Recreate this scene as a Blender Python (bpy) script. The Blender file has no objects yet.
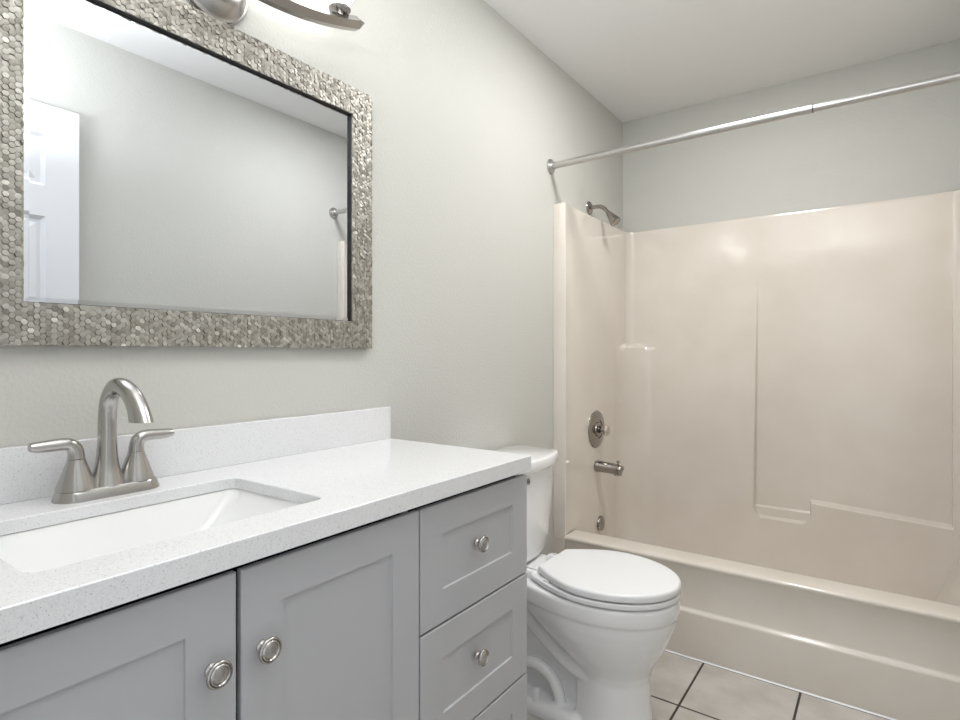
import bpy, bmesh, math, random
from mathutils import Vector, Matrix

random.seed(7)
S = bpy.context.scene
COL = S.collection

# ------------------------------------------------------------------ camera, light, exposure
CX, CZ, YAW, FPX, V0 = 1.19, 1.155, 0.621883, 565.18, 353.31
cd = bpy.data.cameras.new('camera')
cam = bpy.data.objects.new('camera', cd); COL.objects.link(cam)
cam.location = (CX, 0.0, CZ)
cam.rotation_euler = (math.pi/2, 0, YAW)
cd.sensor_fit = 'HORIZONTAL'; cd.sensor_width = 36.0
cd.lens = FPX/960*36.0
cd.shift_y = (V0-360)/960
cd.clip_start = 0.01
S.camera = cam

w = bpy.data.worlds.new('world'); S.world = w; w.use_nodes = True
w.node_tree.nodes['Background'].inputs[0].default_value = (0.94, 0.97, 1.0, 1)
w.node_tree.nodes['Background'].inputs[1].default_value = 0.9

# added fill light: unseen disc aimed up to brighten the ceiling and room
ld = bpy.data.lights.new('bounce_fill', 'AREA'); ld.shape = 'DISK'
ld.size, ld.energy = 0.3, 20.0
ld.color = (0.96, 0.975, 1.0)
lo = bpy.data.objects.new('bounce_fill', ld); COL.objects.link(lo)
lo.location = (0.88, 0.32, 1.86); lo.rotation_euler = (math.radians(180), 0, 0)

# added fill light below the ceiling for the far half, no fixture
ld = bpy.data.lights.new('ceiling_fill', 'AREA'); ld.shape = 'DISK'
ld.size, ld.energy = 0.26, 13.5
ld.color = (1.0, 0.99, 0.985)
lo = bpy.data.objects.new('ceiling_fill', ld); COL.objects.link(lo)
lo.location = (0.75, 1.93, 2.436)

SHADE_STRENGTH = 4.0
S.view_settings.view_transform = 'Standard'
S.view_settings.look = 'None'
S.view_settings.exposure = 0.17
S.view_settings.gamma = 1.0
S.view_settings.use_curve_mapping = False

# ------------------------------------------------------------------ helpers
def finish(name, bm, mat, parent=None, smooth=False, angle=35, bevel=0, seg=2, doubles=True):
    if doubles: bmesh.ops.remove_doubles(bm, verts=bm.verts, dist=1e-6)
    bmesh.ops.recalc_face_normals(bm, faces=bm.faces)
    me = bpy.data.meshes.new(name); 
    if smooth:
        for f in bm.faces: f.smooth = True
        lim = math.radians(angle)
        for e in bm.edges:
            if len(e.link_faces) == 2 and e.calc_face_angle(0) > lim: e.smooth = False
    bm.to_mesh(me); bm.free()
    o = bpy.data.objects.new(name, me); COL.objects.link(o)
    me.materials.append(mat)
    if parent: 
        o.parent = parent
        q = parent
        off = Vector((0, 0, 0))
        while q: off += q.location; q = q.parent
        for v in me.vertices: v.co -= off
    if bevel:
        m = o.modifiers.new('bevel', 'BEVEL'); m.width = bevel; m.segments = seg
        m.limit_method = 'ANGLE'; m.angle_limit = math.radians(40)
        for p in me.polygons: p.use_smooth = True
        m.harden_normals = True
    return o

def thing(name, label, cat, loc=(0, 0, 0), group=None):
    o = bpy.data.objects.new(name, None); COL.objects.link(o)
    o.empty_display_size = .05
    o.location = loc; o['label'] = label; o['category'] = cat
    if group: o['group'] = group
    return o

def tag(o, label, cat, group=None):
    o['label'] = label; o['category'] = cat
    if group: o['group'] = group
    return o

def struct(o, label=None):
    o['kind'] = 'structure'
    if label: o['label'] = label
    return o

def bx(bm, x0, x1, y0, y1, z0, z1):
    v = [bm.verts.new((x, y, z)) for x in (x0, x1) for y in (y0, y1) for z in (z0, z1)]
    for i in ((0,1,3,2),(4,6,7,5),(0,4,5,1),(2,3,7,6),(0,2,6,4),(1,5,7,3)):
        bm.faces.new([v[k] for k in i])

def loft(bm, rings, cap0=True, cap1=True, closed=True):
    vr = [[bm.verts.new(p) for p in r] for r in rings]
    n = len(vr[0])
    for a, b in zip(vr, vr[1:]):
        for i in range(n if closed else n-1):
            j = (i+1) % n
            bm.faces.new((a[i], a[j], b[j], b[i]))
    if cap0: bm.faces.new(vr[0])
    if cap1: bm.faces.new(vr[-1][::-1])

def frame_of(d):
    d = Vector(d).normalized()
    up = Vector((0, 0, 1)) if abs(d.z) < .9 else Vector((0, 1, 0))
    a = up.cross(d).normalized(); b = d.cross(a).normalized()
    return a, b, d

def lathe(bm, org, axis, prof, n=40, sx=1.0, sy=1.0):
    """prof: list of (radius, height along axis)"""
    a, b, d = frame_of(axis); org = Vector(org)
    rings = []
    for r, h in prof:
        r = max(r, 1e-4)
        rings.append([org + d*h + a*(r*sx*math.cos(t)) + b*(r*sy*math.sin(t)) for t in [2*math.pi*i/n for i in range(n)]])
    loft(bm, rings)

def tube(bm, pts, rad, n=24, flat=None, endz=None):
    """pts: points, rad: radius or list; flat: optional list of (ra, rb)"""
    pts = [Vector(p) for p in pts]
    if not isinstance(rad, (list, tuple)): rad = [rad]*len(pts)
    rings = []; a0 = None
    for i, p in enumerate(pts):
        d = (pts[min(i+1, len(pts)-1)] - pts[max(i-1, 0)]).normalized()
        if a0 is None: a, b, _ = frame_of(d)
        else:
            a = (a0 - d*a0.dot(d)).normalized(); b = d.cross(a)
        a0 = a
        ra, rb = (rad[i], rad[i]) if flat is None else flat[i]
        rings.append([p + a*(ra*math.cos(t)) + b*(rb*math.sin(t)) for t in [2*math.pi*k/n for k in range(n)]])
    if endz is not None:
        for q in range(1, 5):
            rings[-q] = [v if v.z >= endz+.0012*(q-1) else Vector((v.x, v.y, endz+.0012*(q-1))) for v in rings[-q]]
        d = (pts[-1]-pts[-2]).normalized()
        rings[-1] = [v + d*((endz-v.z)/d.z) for v in rings[-1]]
    loft(bm, rings)

def spline(P, n):
    """Catmull-Rom through tuples of any length"""
    P = [tuple(map(float, p)) for p in P]; out = []
    m = len(P)-1
    for i in range(n+1):
        t = i/n*m; k = min(int(t), m-1); u = t-k
        p0, p1, p2, p3 = P[max(k-1, 0)], P[k], P[k+1], P[min(k+2, m)]
        out.append(tuple(.5*((2*b)+(-a+c)*u+(2*a-5*b+4*c-d)*u*u+(-a+3*b-3*c+d)*u**3) for a, b, c, d in zip(p0, p1, p2, p3)))
    return out

def rrect(x0, x1, y0, y1, r, z, k=6):
    pts = []
    for cx, cy, a in ((x1-r, y1-r, 0), (x0+r, y1-r, 90), (x0+r, y0+r, 180), (x1-r, y0+r, 270)):
        for i in range(k+1):
            t = math.radians(a+90*i/k)
            pts.append(Vector((cx+r*math.cos(t), cy+r*math.sin(t), z)))
    return pts

def sstep(a, b, x):
    t = min(1, max(0, (x-a)/(b-a))); return t*t*(3-2*t)

# ------------------------------------------------------------------ materials
def pmat(name, col, rough=.5, metal=0.0, coat=0.0, spec=.5):
    m = bpy.data.materials.new(name); m.use_nodes = True
    b = m.node_tree.nodes['Principled BSDF']
    b.inputs['Base Color'].default_value = (*col, 1)
    b.inputs['Roughness'].default_value = rough
    b.inputs['Metallic'].default_value = metal
    b.inputs['Coat Weight'].default_value = coat
    b.inputs['Coat Roughness'].default_value = .06
    b.inputs['Specular IOR Level'].default_value = spec
    return m

def add_bump(m, scale, strength, dist=.002, detail=4.0, kind='noise', stretch=None):
    nt = m.node_tree; N = nt.nodes; L = nt.links
    tc = N.new('ShaderNodeTexCoord')
    src = tc.outputs['Object']
    if stretch:
        mp = N.new('ShaderNodeMapping'); mp.inputs['Scale'].default_value = stretch
        L.new(src, mp.inputs['Vector']); src = mp.outputs['Vector']
    t = N.new('ShaderNodeTexNoise'); t.inputs['Scale'].default_value = scale; t.inputs['Detail'].default_value = detail
    L.new(src, t.inputs['Vector'])
    bp = N.new('ShaderNodeBump'); bp.inputs['Strength'].default_value = strength; bp.inputs['Distance'].default_value = dist
    L.new(t.outputs['Fac'], bp.inputs['Height'])
    L.new(bp.outputs['Normal'], N['Principled BSDF'].inputs['Normal'])
    return t

def vary(m, c1, c2, scale, detail=4.0, lo=.35, hi=.65):
    nt = m.node_tree; N = nt.nodes; L = nt.links
    tc = N.new('ShaderNodeTexCoord'); t = N.new('ShaderNodeTexNoise')
    t.inputs['Scale'].default_value = scale; t.inputs['Detail'].default_value = detail
    L.new(tc.outputs['Object'], t.inputs['Vector'])
    r = N.new('ShaderNodeValToRGB'); r.color_ramp.elements[0].position = lo; r.color_ramp.elements[1].position = hi
    r.color_ramp.elements[0].color = (*c1, 1); r.color_ramp.elements[1].color = (*c2, 1)
    L.new(t.outputs['Fac'], r.inputs['Fac'])
    L.new(r.outputs['Color'], N['Principled BSDF'].inputs['Base Color'])
    return r

M = {}
M['wall'] = pmat('wall_paint', (.57, .567, .532), .6); add_bump(M['wall'], 130, .35, .003, 2)
M['ceil'] = pmat('ceiling_paint', (.84, .84, .83), .8); add_bump(M['ceil'], 90, .25, .003, 3)
M['white_paint'] = pmat('white_paint', (.80, .81, .83), .4)
M['cab'] = pmat('grey_cabinet_paint', (.47, .473, .492), .42); add_bump(M['cab'], 300, .06, .0006, 2)
M['gap_shade'] = pmat('gap_shade_black', (.006, .006, .006), .9, spec=.1)  # near-black colour standing in for shade inside the cabinet gaps
M['nickel'] = pmat('brushed_nickel', (.47, .455, .44), .24, 1.0); add_bump(M['nickel'], 220, .01, .0003, 2)
M['chrome'] = pmat('chrome', (.36, .335, .31), .10, 1.0); add_bump(M['chrome'], 60, .02, .0005, 2)
M['rod'] = pmat('satin_steel', (.56, .55, .54), .3, 1.0); add_bump(M['rod'], 200, .04, .0005, 2)
M['china'] = pmat('white_china', (.88, .88, .89), .10, 0, .6); add_bump(M['china'], 6, .02, .001, 1)
M['seat'] = pmat('white_seat_plastic', (.84, .845, .855), .28); add_bump(M['seat'], 400, .03, .0004, 1)
M['sink'] = pmat('sink_china', (.90, .90, .90), .14, 0, .5); add_bump(M['sink'], 6, .02, .001, 1)
M['dark'] = pmat('dark_lip', (.01, .01, .01), .5); add_bump(M['dark'], 100, .05, .0005, 1)
M['rubber'] = pmat('rubber', (.02, .02, .02), .8); add_bump(M['rubber'], 100, .05, .0005, 1)
M['mirror'] = pmat('mirror_glass', (.85, .875, .92), .0, 1.0)
vary(M['mirror'], (.765, .79, .83), (.775, .80, .84), 2)
# almond fibreglass
M['tub'] = pmat('almond_fibreglass', (.72, .675, .61), .15, 0, .5)
add_bump(M['tub'], 16, .12, .004, 3, stretch=(1, 1, .5))
vary(M['tub'], (.725, .665, .595), (.755, .70, .635), 5, 3)
# quartz with fine specks
def quartz():
    m = pmat('speckled_quartz', (.8, .8, .8), .16, 0, .2)
    nt = m.node_tree; N = nt.nodes; L = nt.links
    tc = N.new('ShaderNodeTexCoord')
    v = N.new('ShaderNodeTexVoronoi'); v.inputs['Scale'].default_value = 620
    L.new(tc.outputs['Object'], v.inputs['Vector'])
    n = N.new('ShaderNodeTexNoise'); n.inputs['Scale'].default_value = 420; n.inputs['Detail'].default_value = 2
    L.new(tc.outputs['Object'], n.inputs['Vector'])
    r1 = N.new('ShaderNodeValToRGB')      # rare dark specks picked by the cell colour
    sp = N.new('ShaderNodeSeparateColor'); L.new(v.outputs['Color'], sp.inputs[0])
    r1.color_ramp.elements[0].position = .02; r1.color_ramp.elements[1].position = .06
    r1.color_ramp.elements[0].color = (.74, .735, .73, 1); r1.color_ramp.elements[1].color = (1, 1, 1, 1)
    L.new(sp.outputs[0], r1.inputs['Fac'])
    r2 = N.new('ShaderNodeValToRGB'); r2.color_ramp.elements[0].position = .35; r2.color_ramp.elements[1].position = .6
    r2.color_ramp.elements[0].color = (.75, .752, .768, 1); r2.color_ramp.elements[1].color = (.81, .812, .828, 1)
    L.new(n.outputs['Fac'], r2.inputs['Fac'])
    mx = N.new('ShaderNodeMix'); mx.data_type = 'RGBA'; mx.blend_type = 'MULTIPLY'; mx.inputs[0].default_value = 1
    L.new(r2.outputs['Color'], mx.inputs[6]); L.new(r1.outputs['Color'], mx.inputs[7])
    L.new(mx.outputs[2], N['Principled BSDF'].inputs['Base Color'])
    return m
M['quartz'] = quartz()
# champagne metallic mosaic: each facet differs a little in tone
def mosaic():
    m = pmat('champagne_mosaic', (.5, .48, .44), .5, .8)
    nt = m.node_tree; N = nt.nodes; L = nt.links
    g = N.new('ShaderNodeNewGeometry')
    r = N.new('ShaderNodeValToRGB')
    r.color_ramp.elements[0].color = (.30, .285, .25, 1); r.color_ramp.elements[1].color = (.49, .475, .435, 1)
    L.new(g.outputs['Random Per Island'], r.inputs['Fac'])
    L.new(r.outputs['Color'], N['Principled BSDF'].inputs['Base Color'])
    return m
M['mosaic'] = mosaic()
M['mosaic_base'] = pmat('mosaic_base', (.16, .15, .13), .5, .6); add_bump(M['mosaic_base'], 200, .1, .0005, 2)
# floor tile
TX, TY, TP = .640, 1.886, .316
def tile():
    m = pmat('beige_floor_tile', (.5, .47, .43), .35)
    nt = m.node_tree; N = nt.nodes; L = nt.links
    tc = N.new('ShaderNodeTexCoord')
    mp = N.new('ShaderNodeMapping'); mp.inputs['Location'].default_value = (-TX/TP+10, -TY/TP+10, 0)
    mp.inputs['Scale'].default_value = (1/TP, 1/TP, 0)
    L.new(tc.outputs['Object'], mp.inputs['Vector'])
    b = N.new('ShaderNodeTexBrick'); b.offset = 0; b.squash = 1
    b.inputs['Scale'].default_value = 1; b.inputs['Brick Width'].default_value = 1; b.inputs['Row Height'].default_value = 1
    b.inputs['Mortar Size'].default_value = .0125; b.inputs['Mortar Smooth'].default_value = .1
    L.new(mp.outputs['Vector'], b.inputs['Vector'])
    n = N.new('ShaderNodeTexNoise'); n.inputs['Scale'].default_value = 9; n.inputs['Detail'].default_value = 6
    L.new(tc.outputs['Object'], n.inputs['Vector'])
    r = N.new('ShaderNodeValToRGB'); r.color_ramp.elements[0].position = .3; r.color_ramp.elements[1].position = .7
    r.color_ramp.elements[0].color = (.49, .455, .41, 1); r.color_ramp.elements[1].color = (.63, .60, .56, 1)
    L.new(n.outputs['Fac'], r.inputs['Fac'])
    L.new(r.outputs['Color'], b.inputs['Color1']); L.new(r.outputs['Color'], b.inputs['Color2'])
    b.inputs['Mortar'].default_value = (.035, .027, .02, 1)
    L.new(b.outputs['Color'], N['Principled BSDF'].inputs['Base Color'])
    bp = N.new('ShaderNodeBump'); bp.inputs['Strength'].default_value = .5; bp.inputs['Distance'].default_value = .003; bp.invert = True
    L.new(b.outputs['Fac'], bp.inputs['Height']); L.new(bp.outputs['Normal'], N['Principled BSDF'].inputs['Normal'])
    return m
M['tile'] = tile()
def glow():
    m = pmat('frosted_lit_glass', (.9, .9, .88), .4)
    b = m.node_tree.nodes['Principled BSDF']
    b.inputs['Emission Color'].default_value = (1, .985, .97, 1)
    b.inputs['Emission Strength'].default_value = SHADE_STRENGTH
    return m
M['glow'] = glow()

# ------------------------------------------------------------------ room shell
W, YB, ZC, YF = 1.45, 3.027, 2.442, 0.03
T = .12
bm = bmesh.new(); bx(bm, -T, W+T, YF-1.6, YB+T, -.1, 0); struct(finish('floor', bm, M['tile']))
bm = bmesh.new(); bx(bm, -T, W+T, YF-T, YB+T, ZC, ZC+.1); struct(finish('ceiling', bm, M['ceil']))
bm = bmesh.new(); bx(bm, -T, 0, YF, YB, 0, ZC); struct(finish('wall_left', bm, M['wall']))
bm = bmesh.new(); bx(bm, W, W+T, YF, YB, 0, ZC); struct(finish('wall_right', bm, M['wall']))
bm = bmesh.new(); bx(bm, -T, W+T, YB, YB+T, 0, ZC); struct(finish('wall_back', bm, M['wall']))
DX0, DX1, DZ = .62, 1.405, 2.10
bm = bmesh.new()
bx(bm, -T, DX0, YF-T, YF, 0, ZC); bx(bm, DX1, W+T, YF-T, YF, 0, ZC); bx(bm, DX0, DX1, YF-T, YF, DZ, ZC)
struct(finish('wall_front', bm, M['wall']))

def baseboard(name, x0, x1, y0, y1):
    bm = bmesh.new(); bx(bm, x0, x1, y0, y1, 0, .075)
    struct(finish(name, bm, M['white_paint'], bevel=.004))
baseboard('baseboard_left', 0, .012, 1.19, 2.20)
baseboard('baseboard_right', W-.012, W, .90, 2.20)

# ------------------------------------------------------------------ open six panel door lying along the right wall
def door():
    bm = bmesh.new()
    x1 = 1.405; x0 = 1.37; y0, y1, z0, z1 = .11, .876, .012, 2.082
    ys = [y0, y0+.108, y0+.108+.212, y1-.108-.212, y1-.108, y1]
    zs = [z0, .25, .90, 1.03, 1.665, 1.778, 1.972, z1]
    bx(bm, x0+.016, x1, y0, y1, z0, z1)
    for a, b, c, d in ((y0, y0+.02, z0, z1), (y1-.02, y1, z0, z1), (y0, y1, z1-.02, z1), (y0, y1, z0, z0+.02)): bx(bm, x0+.0005, x0+.0165, a, b, c, d)
    # stiles, rails and recessed raised panels on the room side
    V = {}
    def v(x, y, z):
        k = (round(x, 5), round(y, 5), round(z, 5))
        if k not in V: V[k] = bm.verts.new((x, y, z))
        return V[k]
    def q(*p): bm.faces.new([v(*a) for a in p])
    for i in range(5):
        for j in range(7):
            a, b, c, d = ys[i], ys[i+1], zs[j], zs[j+1]
            if i in (1, 3) and j in (1, 3, 5):
                rects = [(x0, 0), (x0+.014, .012), (x0+.014, .024), (x0+.004, .048)]
                for (xa, ia), (xb, ib) in zip(rects, rects[1:]):
                    A = [(xa, a+ia, c+ia), (xa, b-ia, c+ia), (xa, b-ia, d-ia), (xa, a+ia, d-ia)]
                    B = [(xb, a+ib, c+ib), (xb, b-ib, c+ib), (xb, b-ib, d-ib), (xb, a+ib, d-ib)]
                    for k in range(4): q(A[k], A[(k+1) % 4], B[(k+1) % 4], B[k])
                q(*B)
            else:
                q((x0, a, c), (x0, b, c), (x0, b, d), (x0, a, d))
    return struct(finish('door_1', bm, M['white_paint'], doubles=False), 'white six panel door standing open against the right wall')
door()

# ------------------------------------------------------------------ vanity cabinet
VY0, VY1, XF = .062, 1.1835, .4808
van = thing('vanity_cabinet', 'grey shaker vanity cabinet with two doors and a drawer stack beside the toilet', 'vanity', (.24, .62, 0))
bm = bmesh.new()
bx(bm, .004, .460, VY0, VY0+.018, .09, .873)                # sides
bx(bm, .004, .460, VY1-.018, VY1, .09, .873)
bx(bm, .004, .440, .790, .806, .09, .86)                    # divider
bx(bm, .004, .010, VY0+.018, VY1-.018, .09, .873)           # back
bx(bm, .010, .460, VY0+.018, VY1-.018, .09, .108)           # bottom
bx(bm, .06, .41, VY0+.004, VY1-.004, .0, .09)               # toe kick plinth
finish('carcass', bm, M['cab'], van)
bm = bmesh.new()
bx(bm, .425, .435, VY0+.019, .789, .80, .868)               # black strips that paint the shade in the front gaps
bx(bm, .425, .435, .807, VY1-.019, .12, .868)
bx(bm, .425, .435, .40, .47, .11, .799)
finish('gap_shade_strip', bm, M['gap_shade'], van)['label'] = 'black strips painting the shade behind door and drawer gaps'

def shaker(name, y0, y1, z0, z1, py0, py1, pz0, pz1):
    bm = bmesh.new(); xb, x = XF-.011, XF
    def ring(xx, a, b, c, d): return [Vector((xx, a, c)), Vector((xx, b, c)), Vector((xx, b, d)), Vector((xx, a, d))]
    e = .0018
    loft(bm, [ring(xb, y0, y1, z0, z1), ring(x-e, y0, y1, z0, z1), ring(x, y0+e, y1-e, z0+e, z1-e),
              ring(x, py0, py1, pz0, pz1), ring(x-.0035, py0+.0009, py1-.0009, pz0+.0009, pz1-.0009), ring(x-.0042, py0+.002, py1-.002, pz0+.002, pz1-.002)])
    return finish(name, bm, M['cab'], van)

def knob(parent, y, z):
    bm = bmesh.new()
    k = 1.0
    prof = [(.0095, -.0005), (.0095, .002), (.0065, .004), (.0055, .008), (.0065, .012), (.0115, .0145), (.0165, .0165), (.0178, .0190),
            (.0170, .0215), (.0152, .0224), (.0142, .0208), (.0134, .0224), (.0118, .0236), (.0106, .0220), (.0096, .0226), (.0060, .0240), (0, .0244)]
    lathe(bm, (XF, y, z), (1, 0, 0), prof, 40)
    finish('knob', bm, M['nickel'], parent, smooth=True, angle=50)['label'] = 'round satin nickel knob with stepped rings'

d1 = shaker('door', VY0+.004, .4275, .112, .8605, VY0+.072, .359, .18, .799)
d1['label'] = 'left cabinet door'
d2 = shaker('door', .4345, .7945, .112, .8605, .5005, .7250, .18, .799)
d2['label'] = 'right cabinet door'
knob(d1, .3925, .7450); knob(d2, .4655, .7450)
for z0, z1, p0, p1, kz in ((.6235, .8605, .689, .800, .7515), (.380, .6195, .4435, .5555, .511), (.112, .376, .178, .312, .247)):
    d = shaker('drawer', .7985, 1.1865, z0, z1, .8641, 1.1201, p0, p1)
    knob(d, .9765, kz)

# ------------------------------------------------------------------ countertop with sink cut-out, backsplash
ZT, ZU = .9078, .8735
CY0, CY1, CXF = .034, 1.186, .494
ct = thing('countertop', 'white speckled quartz countertop lying on the grey vanity', 'countertop', (.24, .62, ZU))
SX0, SX1, SY0, SY1 = .133, .412, .218, .632
bm = bmesh.new()
e = .0015
outer = lambda z, i: rrect(.002+i, CXF-i, CY0+i, CY1-i, .004, z, 6)
inner = lambda z, i: rrect(SX0-i, SX1+i, SY0-i, SY1+i, .022, z, 6)
ZS2 = ZT-.021
loft(bm, [inner(ZS2, 0), outer(ZU, 0), outer(ZT-e, 0), outer(ZT, e), inner(ZT, e), inner(ZT-e, 0), inner(ZS2, 0)], False, False)
finish('slab', bm, M['quartz'], ct, smooth=True, angle=30)
bm = bmesh.new(); bx(bm, .002, .0185, CY0, 1.188, ZT, .999)
finish('backsplash', bm, M['quartz'], ct, bevel=.0012)

sink = thing('sink', 'white rectangular undermount sink set into the quartz countertop', 'sink', (.27, .42, ZU-.16))
bm = bmesh.new()
R = lambda i, z, r, yr=0, yl=0: rrect(SX0-.002+i, SX1+.002-i, SY0-.002+i+yl, SY1+.002-i-yr, r, z, 6)
inn = [R(-.014, (ZS2-.0008)-.0005, .03), R(0, (ZS2-.0008)-.0005, .026), R(.004, (ZS2-.0008)-.012, .026), R(.012, (ZS2-.0008)-.05, .03, .03, .02), R(.022, (ZS2-.0008)-.095, .035, .075, .05), R(.030, (ZS2-.0008)-.112, .04, .10, .07), R(.05, (ZS2-.0008)-.120, .04, .13, .10)]
out = [R(.05, (ZS2-.0008)-.130, .04, .10, .08), R(.018, (ZS2-.0008)-.118, .035, .07, .05), R(-.004, (ZS2-.0008)-.05, .03, .02, .01), R(-.008, (ZS2-.0008)-.014, .03), R(-.014, (ZS2-.0008)-.012, .03)]
loft(bm, inn, False, True); loft(bm, [inn[0]]+out[::-1], False, True)
finish('basin', bm, M['sink'], sink, smooth=True, angle=50)
bm = bmesh.new(); lathe(bm, (.27, .425, ZS2-.0008-.1205), (0, 0, 1), [(.024, 0), (.024, .002), (.020, .003), (.016, .0015), (.015, .006), (0, .007)], 32)
finish('drain', bm, M['nickel'], sink, smooth=True)

# ------------------------------------------------------------------ faucet
FX, FY = .075, .4268
fc = thing('faucet', 'brushed nickel two handle gooseneck faucet on the countertop behind the sink', 'faucet', (FX, FY, ZT))
bm = bmesh.new()
P = lambda i, z: rrect(.042+i, .108-i, .346+i, .5125-i, .0329-i*.9, z, 10)
loft(bm, [P(0, ZT), P(0, ZT+.002), P(.003, ZT+.012), P(.005, ZT+.0165), P(.0065, ZT+.0180)])
finish('base_plate', bm, M['nickel'], fc, smooth=True, angle=40)
bm = bmesh.new()
zb = ZT+.0175
path = spline([(FX, 0, zb, .0285), (FX, 0, zb+.012, .0245), (FX, 0, zb+.035, .0182), (FX+.001, 0, zb+.075, .0148), (FX+.002, 0, zb+.120, .0142),
               (FX+.010, 0, zb+.150, .0140), (FX+.033, 0, zb+.171, .0140), (FX+.064, 0, zb+.1725, .0144), (FX+.097, 0, zb+.159, .0158), (FX+.118, 0, zb+.139, .0178), (FX+.130, 0, zb+.118, .0198)], 60)
tube(bm, [(p[0], FY, p[2]) for p in path], [p[3] for p in path], 32, flat=[(p[3]*(1+.10*sstep(.8, 1, i/60)), p[3]*(1-.18*sstep(.6, 1, i/60))) for i, p in enumerate(path)], endz=zb+.118)
sp = finish('spout', bm, M['nickel'], fc, smooth=True, angle=60)
bm = bmesh.new(); lathe(bm, (FX+.1295, FY, zb+.118), (0, 0, -1), [(.0120, -.002), (.0120, .0010), (0, .0010)], 24)
finish('aerator', bm, M['dark'], sp, smooth=True)['label'] = 'dark aerator opening'
def handle(hy, sgn):
    bm = bmesh.new()
    prof = [(.0295, 0), (.0290, .003), (.0265, .010), (.0225, .022), (.0185, .034), (.0150, .044), (.0132, .0505)]
    lathe(bm, (FX, hy, zb), (0, 0, 1), prof, 36)
    h = finish('handle_cone', bm, M['nickel'], fc, smooth=True)
    bm = bmesh.new()
    pp = spline([(0, .0515, .0128, .0128), (0, .058, .0122, .0122), (.002, .068, .0118, .0115), (.009, .0760, .0115, .0105), (.022, .0780, .0112, .0102), (.038, .0775, .0108, .0098), (.054, .0775, .0104, .0090), (.0645, .0785, .0092, .0068)], 32)
    tube(bm, [(FX, hy+sgn*p[0], zb+p[1]) for p in pp], 1, 24, flat=[(p[3], p[2]) if False else (p[2], p[3]) for p in pp])
    finish('lever', bm, M['nickel'], h, smooth=True, angle=60)
handle(.380, -1); handle(.4745, 1)

# ------------------------------------------------------------------ mirror
MY0, MY1, MZ0, MZ1 = .2525, 1.114, 1.1685, 1.876
GY0, GY1, GZ0, GZ1 = .3239, 1.041, 1.2415, 1.8030
mir = thing('wall_mirror', 'rectangular wall mirror in a champagne mosaic frame above the countertop', 'mirror', (0, .683, MZ0))
XM = .0165
bm = bmesh.new()
def rr(x, a, b, c, d): return [Vector((x, a, c)), Vector((x, b, c)), Vector((x, b, d)), Vector((x, a, d))]
loft(bm, [rr(.002, GY0, GY1, GZ0, GZ1), rr(.002, MY0, MY1, MZ0, MZ1), rr(XM, MY0, MY1, MZ0, MZ1), rr(XM, GY0, GY1, GZ0, GZ1), rr(.002, GY0, GY1, GZ0, GZ1)], False, False)
fr = finish('frame', bm, M['mosaic_base'], mir)
# hexagonal mosaic facets, cut at the mitres by a fine dark joint
bm = bmesh.new()
s = .0056
dy, dz = s*1.5, s*math.sqrt(3)
j = 0; y = MY0-.003
while y < MY1+s:
    z = MZ0-.004+(dz/2 if j % 2 else 0)
    while z < MZ1+s:
        mg = s*.75
        ins = (MY0-mg < y < MY1+mg and MZ0-mg < z < MZ1+mg) and not (GY0+mg < y < GY1-mg and GZ0+mg < z < GZ1-mg)
        if ins:
            cut = min(abs((y-MY0)-(z-MZ0)), abs((MY1-y)-(z-MZ0)), abs((y-MY0)-(MZ1-z)), abs((MY1-y)-(MZ1-z)))
            ty, tz = random.gauss(0, .10), random.gauss(0, .10)
            h = random.choice((.0012, .0013, .0014, .0026, .0029, .0032)) - (.0009 if cut < .002 else 0)
            g = .93 if h > .002 else .98
            base, top = [], []
            edge = -1
            if GY0-s*1.1 < y < GY1+s*1.1 and GZ0-s*1.1 < z < GZ1+s*1.1:
                edge = min((abs(y-GY0), 0), (abs(y-GY1), 1), (abs(z-GZ0), 2), (abs(z-GZ1), 3))[1]
                if not (GY0 < y < GY1) and (GZ0 < z < GZ1): edge = 0 if y < GY0 else 1
                if not (GZ0 < z < GZ1) and (GY0 < y < GY1): edge = 2 if z < GZ0 else 3
            for k in range(6):
                t = math.radians(60*k)
                cy, cz = math.cos(t), math.sin(t)
                def clip(a, b):
                    a = min(max(a, MY0), MY1); b = min(max(b, MZ0), MZ1)
                    if edge == 0: a = min(a, GY0)
                    elif edge == 1: a = max(a, GY1)
                    elif edge == 2: b = min(b, GZ0)
                    elif edge == 3: b = max(b, GZ1)
                    return a, b
                a, b = clip(y+cy*s, z+cz*s); base.append(bm.verts.new((XM-.0002, a, b)))
                a, b = clip(y+cy*s*g, z+cz*s*g); top.append(bm.verts.new((XM+h+ty*cy*s+tz*cz*s, a, b)))
            ctr = bm.verts.new((XM+h+.0006, *clip(y, z)))
            for k in range(6):
                bm.faces.new((base[k], base[(k+1) % 6], top[(k+1) % 6], top[k]))
                bm.faces.new((top[k], top[(k+1) % 6], ctr))
        z += dz
    y += dy; j += 1
finish('mosaic', bm, M['mosaic'], fr, smooth=True, angle=28, doubles=False)
bm = bmesh.new()
XG = .0095
i = .003
loft(bm, [rr(XG-.004, GY0, GY1, GZ0, GZ1), rr(XM-.001, GY0, GY1, GZ0, GZ1), rr(XM-.001, GY0+.0006, GY1-.0006, GZ0+.0006, GZ1-.0006), rr(XG-.004, GY0+.0006, GY1-.0006, GZ0+.0006, GZ1-.0006)], False, False)
finish('inner_lip', bm, M['dark'], mir)['label'] = 'thin black lip around the glass'
bm = bmesh.new()
bv = .010
loft(bm, [rr(.004, GY0+.001, GY1-.001, GZ0+.001, GZ1-.001), rr(XG-.001, GY0+.001, GY1-.001, GZ0+.001, GZ1-.001), rr(XG, GY0+bv, GY1-bv, GZ0+bv, GZ1-bv)])
finish('glass', bm, M['mirror'], mir)['label'] = 'mirror glass with bevelled edge'

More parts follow.
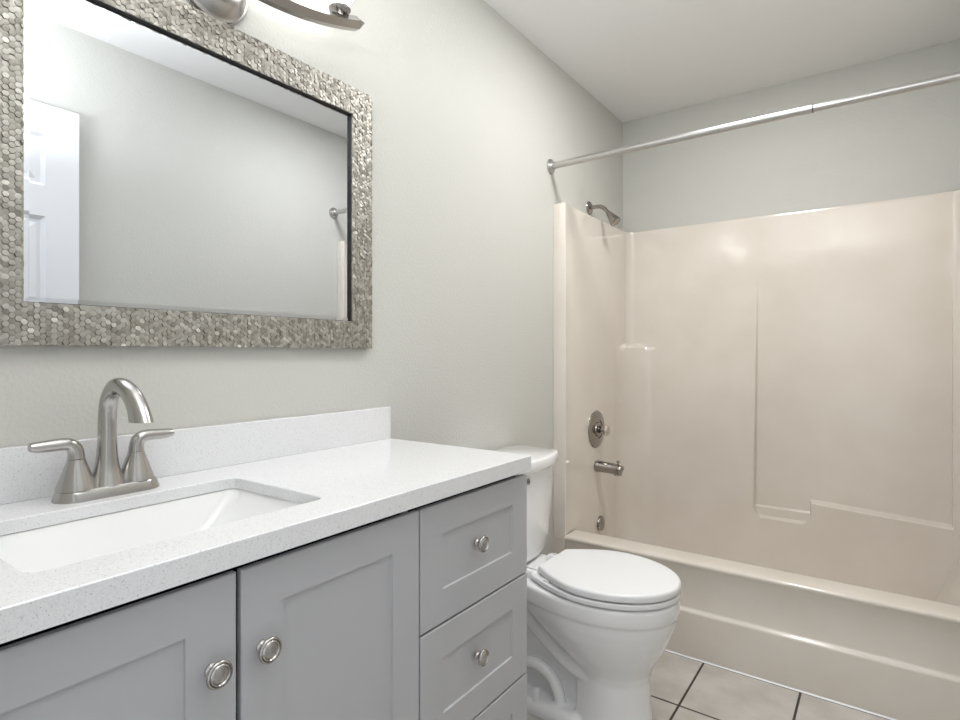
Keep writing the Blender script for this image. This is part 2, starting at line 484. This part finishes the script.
# ------------------------------------------------------------------ vanity light
LY = .66
vl = thing('vanity_light', 'brushed nickel vanity light bar with three lit shades above the mirror', 'wall lamp', (0, LY, 1.95))
bm = bmesh.new(); lathe(bm, (.0005, LY, 1.957), (1, 0, 0), [(.082, 0), (.082, .006), (.079, .010), (.074, .0105), (.070, .014), (.058, .024), (.038, .032), (.014, .036), (0, .0365)], 48)
finish('canopy', bm, M['nickel'], vl, smooth=True, angle=40)
bm = bmesh.new(); tube(bm, [(.03, LY, 1.935), (.075, LY, 1.928), (.118, LY, 1.922)], .009, 20)
finish('stem', bm, M['nickel'], vl, smooth=True)
bm = bmesh.new(); rings = []
n = 60
for k in range(n+1):
    d = -.330+.660*k/n; z = 1.920+.63*d*d
    tp = min(1, (.330-abs(d))/.022+.02)
    hh, ww = .0160*tp, .014
    sl = 1.26*d; nrm = Vector((0, -sl, 1)).normalized()
    c = Vector((.120, LY+d, z))
    rings.append([c+Vector((ww*.95*tp, 0, 0)), c+nrm*hh*.95+Vector((.002, 0, 0)), c+nrm*hh*.95+Vector((-ww*tp, 0, 0)), c-nrm*hh*.95+Vector((-ww*tp, 0, 0)), c-nrm*hh*.95+Vector((.002, 0, 0))])
loft(bm, rings)
finish('bar', bm, M['nickel'], vl, smooth=True, angle=20)
for dd in (-.254, 0, .254):
    y = LY+dd; zb2 = 1.920+.63*dd*dd+.010
    bm = bmesh.new()
    lathe(bm, (.118, y, zb2), (0, 0, 1), [(.007, -.004), (.007, .011), (.020, .013), (.026, .016), (.026, .019), (.017, .022), (.017, .036), (0, .036)], 32)
    so = finish('socket', bm, M['nickel'], vl, smooth=True, angle=40)
    bm = bmesh.new()
    prof = [(.019, .0195), (.024, .028), (.034, .050), (.044, .085), (.053, .125), (.059, .150)]
    inn = [(r-.004, h) for r, h in prof[::-1]]
    lathe(bm, (.118, y, zb2), (0, 0, 1), prof+inn, 36)
    finish('glass_shade', bm, M['glow'], so, smooth=True)['label'] = 'frosted white lit shade'

# ------------------------------------------------------------------ toilet
TYC = 1.672
toi = thing('toilet', 'white two piece toilet with closed lid between the vanity and the bathtub', 'toilet', (.36, TYC, 0))
def egg(x0, xm, x1, wb, wm, z, n=56, p=2.0):
    """plan outline: rear half width wb at x0, widest wm at xm, elliptical nose at x1"""
    side = []
    for k in range(n+1):
        t = k/n
        if t < .4:
            u = t/.4; x = x0+(xm-x0)*u; ww = wb+(wm-wb)*math.sin(u*math.pi/2)
        else:
            a = (t-.4)/.6*math.pi/2; x = xm+(x1-xm)*math.sin(a); ww = wm*math.cos(a)**(2/p)
        side.append((x, max(ww, 0)))
    pts = [Vector((x, TYC+ww, z)) for x, ww in side]
    pts += [Vector((x, TYC-ww, z)) for x, ww in side[-2::-1]]
    return pts
RZ = .4305
bm = bmesh.new()
B = [(0, .405, .50, .622, .074, .102), (.012, .403, .50, .625, .076, .104), (.10, .412, .50, .617, .072, .098), (.17, .414, .50, .615, .072, .098), (.195, .410, .50, .619, .076, .104),
     (.215, .398, .49, .628, .086, .114), (.243, .372, .48, .643, .100, .129), (.275, .340, .47, .660, .112, .144), (.31, .303, .46, .676, .122, .159), (.345, .262, .46, .688, .126, .169), (.368, .225, .46, .692, .12, .173), (.377, .21, .46, .693, .12, .174), (.380, .205, .46, .698, .12, .179),
     (.40, .20, .46, .702, .12, .181), (RZ-.008, .20, .46, .702, .12, .181), (RZ, .20, .46, .695, .115, .175)]
loft(bm, [egg(x0, xm, x1, wb, wm, z) for z, x0, xm, x1, wb, wm in B])
# rear deck under the tank
loft(bm, [rrect(.05, .34, TYC-w1, TYC+w1, .05, z, 8) for z, w1 in ((.345, .08), (.372, .115), (.39, .125), (RZ-.006, .127), (RZ, .122))])
# foot slab
loft(bm, [rrect(x0, .46, TYC-w1, TYC+w1, .06, z, 8) for z, x0, w1 in ((0, .10, .108), (.02, .10, .110), (.034, .105, .104), (.042, .115, .090))])
# trapway: down from the bowl, up and over, down to the foot
tp = spline([(.46, .165, .048), (.40, .180, .047), (.34, .210, .045), (.275, .258, .045), (.21, .310, .046), (.165, .325, .050), (.135, .28, .052), (.130, .18, .054), (.15, .08, .055), (.155, .02, .056)], 60)
tube(bm, [(p[0], TYC, p[1]) for p in tp], 1, 28, flat=[(p[2]*1.9, p[2]) for p in tp])
# rounded lower hump of the outlet, with its raised ridge on either side
tp = spline([(.345, .02, .030), (.330, .075, .034), (.290, .108, .036), (.235, .114, .038), (.18, .10, .04), (.15, .05, .04)], 30)
tube(bm, [(p[0], TYC, p[1]) for p in tp], 1, 28, flat=[(p[2]*1.7, p[2]) for p in tp])
for sd in (-1, 1):
    tp = spline([(.350, .02), (.342, .075), (.312, .122), (.260, .140), (.20, .125), (.165, .07)], 30)
    tube(bm, [(p[0], TYC+sd*.060, p[1]) for p in tp], .019, 20)
bx(bm, .14, .40, TYC-.035, TYC+.035, .01, .33)
bowl = finish('bowl', bm, M['china'], toi, doubles=False)
m = bowl.modifiers.new('blend', 'REMESH'); m.mode = 'VOXEL'; m.voxel_size = .0045; m.use_smooth_shade = True
m = bowl.modifiers.new('soften', 'SMOOTH'); m.factor = .5; m.iterations = 4

def slab(name, outline, z0, z1, r, mat, parent, crown=0):
    """rounded slab from outline(inset, z)"""
    bm = bmesh.new(); rings = []
    for t in (90, 60, 30, 0): a = math.radians(t); rings.append(outline(r*.25*(1-math.cos(a)), z0+r*.25*(1-math.sin(a))))
    for t in (0, 22, 45, 67, 90): a = math.radians(t); rings.append(outline(r*(1-math.cos(a)), z1-r+r*math.sin(a)))
    for q in (.3, .6, .85): rings.append(outline(r+q*.12, z1+crown*q))
    loft(bm, rings)
    return finish(name, bm, mat, parent, smooth=True, angle=50)
sl = lambda i, z: egg(.266+i, .47, .702-i, .108-i*.9, .183-i, z)
seat = slab('seat', sl, RZ+.0055, RZ+.0200, .004, M['seat'], toi)
lid = slab('lid', lambda i, z: egg(.288+i, .475, .703-i, .095-i*.9, .182-i, z), RZ+.0255, RZ+.0475, .008, M['seat'], toi, .002)
for dx, dyy in ((.34, .13), (.34, -.13), (.62, .09), (.62, -.09)):
    bm = bmesh.new(); bx(bm, dx-.01, dx+.01, TYC+dyy-.008, TYC+dyy+.008, RZ-.001, RZ+.0255)
    finish('bumper', bm, M['seat'], seat)
for sgn in (-1, 1):
    bm = bmesh.new(); loft(bm, [rrect(.228+i, .283-i, TYC+sgn*.08-.02+i, TYC+sgn*.08+.02-i, .012, z, 6) for i, z in ((0, RZ-.002), (0, RZ+.016), (.004, RZ+.022), (.01, RZ+.024))])
    finish('hinge', bm, M['seat'], toi, smooth=True)
def tankplan(i, z, hw, xf, bow):
    pts = []; n = 20
    xs = .012+i
    for k in range(n+1):
        u = -1+2*k/n
        pts.append(Vector((xf-i-bow*abs(u)**2.2, TYC+u*(hw-i), z)))
    pts.append(Vector((xs, TYC+hw-i, z))); pts.append(Vector((xs, TYC-hw+i, z)))
    return pts
bm = bmesh.new()
loft(bm, [tankplan(.02, RZ-.004, .156, .195, .025), tankplan(.004, RZ+.012, .160, .205, .028), tankplan(0, .50, .168, .212, .03), tankplan(0, .64, .183, .222, .034), tankplan(0, .758, .193, .230, .036)])
finish('tank', bm, M['china'], toi, smooth=True, angle=50, bevel=.010, seg=3)
bm = bmesh.new()
loft(bm, [tankplan(.008, .754, .199, .246, .042), tankplan(.002, .760, .1995, .248, .042), tankplan(0, .766, .200, .249, .042), tankplan(0, .792, .200, .249, .042), tankplan(.003, .797, .200, .249, .042), tankplan(.009, .799, .200, .249, .042)])
finish('tank_lid', bm, M['china'], toi, smooth=True, angle=60)
bm = bmesh.new(); lathe(bm, (.214, 1.545, .733), (1, 0, 0), [(.013, 0), (.013, .004), (.008, .006), (.007, .014), (0, .014)], 24)
fl = finish('flush_lever', bm, M['chrome'], toi, smooth=True)
bm = bmesh.new(); tube(bm, [(.226, 1.540, .735), (.236, 1.565, .736), (.246, 1.5935, .737)], 1, 16, flat=[(.005, .008), (.0045, .010), (.004, .012)])
finish('lever_arm', bm, M['chrome'], fl, smooth=True)
for sgn in (-1, 1):
    bm = bmesh.new(); lathe(bm, (.275, TYC+sgn*.082, .034), (0, 0, 1), [(.016, 0), (.016, .006), (.0125, .034), (.009, .041), (0, .043)], 28)
    finish('bolt_cap', bm, M['seat'], toi, smooth=True, angle=60)

# ------------------------------------------------------------------ one piece tub and shower surround
YT, ZR, ZS = 2.2127, .360, 1.8115
XL, XR, YK = .050, W-.008, 2.978
unit = thing('bathtub', 'almond fibreglass bathtub with moulded shower surround at the end of the room', 'bathtub', (W/2, 2.6, 0))
def plan(z):
    """plan polyline of the surround from the left flange round to the right flange"""
    low = sstep(1.215, 1.200, z) if False else 1-sstep(1.204, 1.209, z)
    rL = .040+.130*low
    rR = .030
    pts = [(0.001, YT), (.0012, YT), (.0575, YT), (.0588, YT+.0013), (.0575, YT+.012), (XL+.002, YT+.05)]
    if z < .30: pts = [(x, max(y, 2.30+(y-YT)*.2)) for x, y in pts]
    n1 = 12; ye = YK-.178
    for k in range(1, n1+1): pts.append((XL, YT+.05+(ye-YT-.05)*k/n1))
    pts.append((XL, YK-rL-.0005) if rL < .169 else (XL, ye+.001))
    n2 = 16
    for k in range(0, n2+1):
        a = math.pi-math.pi/2*k/n2
        pts.append((XL+rL+rL*math.cos(a), YK-rL+rL*math.sin(a)))
    # back panel with stepped recess
    xs = []
    x = XL+.178
    while x < XR-.035:
        near = min(abs(x-.683), abs(x-.913))
        xs.append(x); x += .0015 if near < .020 else (.004 if near < .035 else .02)
    for x in xs: pts.append((x, YK))
    for k in range(0, n2+1):
        a = math.pi/2-math.pi/2*k/n2
        pts.append((XR-rR+rR*math.cos(a), YK-rR+rR*math.sin(a)))
    for k in range(1, n1+1): pts.append((XR, YK-rR-(YK-rR-YT-.05)*k/n1))
    tail = [(XR-.002, YT+.05), (W-.0575, YT+.012), (W-.0588, YT+.0013), (W-.0575, YT), (W-.0012, YT), (W-.001, YT)]
    pts += tail if z >= .30 else [(x, max(y, 2.30+(y-YT)*.2)) for x, y in tail]
    out = []
    for x, y in pts:
        if XL+.172 < x < XR-.028 and y > YK-.02:
            # left of x=.685 stands proud; the recess deepens towards the bottom
            dep = .030*(1-sstep(.6, 1.58, z))+.003*(1-sstep(1.45, 1.60, z))
            lean = .674+(z-.42)*.0154
            rec = sstep(lean-.002, lean+.007, x)*dep
            y2 = y+rec
            # low ledge right of x=.915 (top z .48)
            led = sstep(.908, .916, x)*(1-sstep(.468-.06*max(0, x-.915), .482-.06*max(0, x-.915), z))
            y2 = y2*(1-led)+YK*led
            # soap dish between the wall recess and the ledge
            if .655 <= x <= .916:
                bot = .372+.035*max(0, 1-abs(x-.676)/.035)**2+.035*max(0, 1-(.912-x)/.035)**2
                low2 = 1-sstep(bot-.003, bot+.006, z)
                lip = (1-sstep(.416, .424, z))*(1-low2)*sstep(lean-.001, lean+.007, x)
                y2 = y2-lip*.010
                y2 = y2*(1-low2)+YK*low2
            out.append((x, y2))
        else:
            out.append((x, y))
    if z < .44: out = [(x, y-.30*(.44-z)**2) if y > YK-.17 else (x, y) for x, y in out]
    return out
zs = []
z = .06
while z < ZS-.004:
    zs.append(z)
    fine = (z < .50) or (1.19 < z < 1.222)
    z += .0018 if (.36 < z < .44 or .41 < z < .49 or 1.19 < z < 1.222) else (.006 if fine else .022)
zs += [ZS-.004]
bm = bmesh.new()
rings = [[Vector((x, y, z)) for x, y in plan(z)] for z in zs]
# rolled top edge back to the wall
top = plan(ZS)
def outw(p, d):
    x, y = p
    nx = 0.0 if x > .02 else 0
    if x < .30 and y < YK-.05 and x < .07: return (max(.001, x-d), y)
    if x > W-.07: return (min(W-.001, x+d), y)
    return (x, min(YB-.001, y+d))
rings.append([Vector((*outw(p, .0012), ZS-.001)) for p in top])
rings.append([Vector((*outw(p, .004), ZS)) for p in top])
rings.append([Vector((*outw(p, .08), ZS)) for p in top])
loft(bm, rings, False, False, closed=False)
finish('surround', bm, M['tub'], unit, smooth=True, angle=55)
# flange below the rim, down to the floor
for xa, xb in ((.001, .0588), (W-.0588, W-.001)):
    bm = bmesh.new(); bx(bm, xa, xb, YT-.0002, YT+.085, .0, .348)
    finish('flange', bm, M['tub'], unit)
# apron and rim
bm = bmesh.new()
prof = [(2.206, 0), (2.2065, .166), (2.2075, .172), (2.210, .1755), (2.2145, .1765), (2.2195, .179), (2.222, .186), (2.2205, .30), (2.2175, .335), (2.2125, .343), (2.2100, .349), (2.2105, .3545), (2.2140, .3585), (2.2200, .360),
        (2.26, .3605), (2.318, .3605), (2.326, .3595), (2.3315, .356), (2.334, .350), (2.337, .33)]
loft(bm, [[Vector((x, y, z)) for y, z in prof] for x in (.0570, W-.0570)], False, False, closed=False)
# basin
Q = lambda x0, x1, y0, y1, r, z: rrect(x0, x1, y0, y1, r, z, 8)
loft(bm, [Q(.012, W-.010, 2.30, 3.020, .004, .3515), Q(.030, 1.437, 2.336, 3.019, .025, .350), Q(.030, 1.430, 2.340, 3.018, .03, .33), Q(.031, 1.385, 2.352, 3.017, .03, .22),
          Q(.032, 1.345, 2.372, 3.016, .03, .12), Q(.033, 1.30, 2.40, 3.015, .03, .085), Q(.04, 1.2, 2.46, 3.014, .02, .075)], False, True)
finish('tub', bm, M['tub'], unit, smooth=True, angle=50)
# caulk along the foot of the apron
bm = bmesh.new(); loft(bm, [[Vector((x, 2.2060, .0005)), Vector((x, 2.2060, .0045)), Vector((x, 2.2005, .0005))] for x in (.07, W-.02)])
finish('caulk_bead', bm, M['white_paint'], unit)['label'] = 'thin white caulk line along the floor'

# ------------------------------------------------------------------ shower head
SY, SZ = 2.586, 1.873
sh = thing('shower_fixture', 'nickel shower head on a bent arm above the tub surround', 'shower head', (0, SY, SZ))
bm = bmesh.new(); lathe(bm, (.0005, SY, SZ), (1, 0, 0), [(.034, 0), (.034, .002), (.031, .006), (.024, .010), (.014, .013), (.011, .014), (0, .014)], 36)
finish('wall_flange', bm, M['chrome'], sh, smooth=True)
arm = spline([(.010, SZ), (.035, SZ+.001), (.060, SZ-.002), (.078, SZ-.012), (.093, SZ-.028), (.104, SZ-.041)], 28)
bm = bmesh.new(); tube(bm, [(x, SY, z) for x, z in arm], .0095, 20)
finish('arm', bm, M['chrome'], sh, smooth=True)
bm = bmesh.new(); lathe(bm, (.100, SY, SZ-.036), (.60, 0, -.80), [(.0105, 0), (.0125, .003), (.0125, .009), (.0145, .012), (.0195, .030), (.0265, .054), (.0275, .060), (.0275, .066), (.025, .068), (.022, .0665), (0, .0665)], 36)
finish('head', bm, M['chrome'], sh, smooth=True, angle=40)

# ------------------------------------------------------------------ valve, spout, overflow
VYc, VZc = 2.557, .787
vv = thing('shower_valve', 'round chrome shower valve plate with a clear knob above the tub spout', 'shower valve', (XL, VYc, VZc))
bm = bmesh.new(); lathe(bm, (XL, VYc, VZc), (1, 0, 0), [(.091, 0), (.091, .002), (.088, .006), (.070, .011), (.046, .0145), (.045, .011), (.036, .011), (.034, .016), (.030, .018), (0, .018)], 56)
finish('escutcheon', bm, M['chrome'], vv, smooth=True, angle=35)
bm = bmesh.new(); lathe(bm, (XL+.016, VYc, VZc), (1, 0, 0), [(.018, 0), (.018, .012), (.011, .014), (.010, .026), (0, .026)], 32)
st = finish('stem', bm, M['chrome'], vv, smooth=True)
bm = bmesh.new(); lathe(bm, (XL+.040, VYc, VZc), (1, 0, 0), [(.013, 0), (.022, .003), (.026, .009), (.027, .016), (.024, .023), (.016, .027), (0, .0275)], 12)
finish('knob', bm, pmat('smoked_acrylic', (.55, .50, .45), .15, .6), vv, smooth=True, angle=20)['label'] = 'faceted round knob'

sz = .609
ts = thing('tub_spout', 'chrome tub spout with a diverter knob between the valve and the overflow cover', 'tub spout', (XL, VYc, sz))
bm = bmesh.new()
body = [(0, 0, .026), (.006, 0, .0285), (.012, 0, .0275), (.05, -.001, .0265), (.085, -.003, .026), (.118, -.006, .0255), (.128, -.008, .0245), (.1315, -.009, .021), (.132, -.0095, .012)]
tube(bm, [(XL+a, VYc, sz+b) for a, b, r in body], [r for a, b, r in body], 28)
lathe(bm, (XL+.110, VYc, sz-.012), (0, 0, -1), [(.019, -.005), (.0195, .018), (.017, .0215), (0, .019)], 24)
tsb = finish('body', bm, M['chrome'], ts, smooth=True, angle=50)
bm = bmesh.new(); lathe(bm, (XL+.112, VYc, sz+.015), (0, 0, 1), [(.0035, 0), (.0035, .012), (.0075, .013), (.008, .019), (.006, .022), (0, .0225)], 20)
finish('diverter_knob', bm, M['chrome'], ts, smooth=True)

bm = bmesh.new(); lathe(bm, (.0553, 2.600, .322), (.99, 0, .10), [(.036, -.004), (.036, .002), (.034, .006), (.026, .009), (.010, .0095), (.008, .012), (.004, .013), (0, .0115)], 40)
tag(finish('overflow_cover', bm, M['chrome'], smooth=True), 'round dark chrome overflow cover on the inner end of the tub below the spout', 'drain cover')

# ------------------------------------------------------------------ curtain rod
RY, RZZ = 2.186, 1.9715
rod = thing('shower_curtain_rod', 'satin steel curtain rod spanning wall to wall in front of the shower', 'curtain rod', (W/2, RY, RZZ))
bm = bmesh.new(); tube(bm, [(.006, RY, RZZ), (.994, RY, RZZ+.003)], .0142, 28); finish('outer_tube', bm, M['rod'], rod, smooth=True)
bm = bmesh.new(); tube(bm, [(.95, RY, RZZ+.003), (W-.006, RY, RZZ+.003)], .0128, 28); finish('inner_tube', bm, M['rod'], rod, smooth=True)
bm = bmesh.new(); tube(bm, [(.9925, RY, RZZ+.003), (.9952, RY, RZZ+.003)], .01435, 28); finish('end_ring', bm, M['dark'], rod, smooth=True)['label'] = 'dark line where the two tubes meet'
for x, ax, dz2 in ((.0005, 1, 0), (W-.0005, -1, .003)):
    bm = bmesh.new(); lathe(bm, (x, RY, RZZ+dz2), (ax, 0, 0), [(.032, 0), (.032, .004), (.030, .008), (.024, .009), (.0225, .014), (.020, .018), (.0165, .019), (.0165, .024), (0, .024)], 36)
    finish('wall_flange', bm, M['rod'], rod, smooth=True, angle=40)
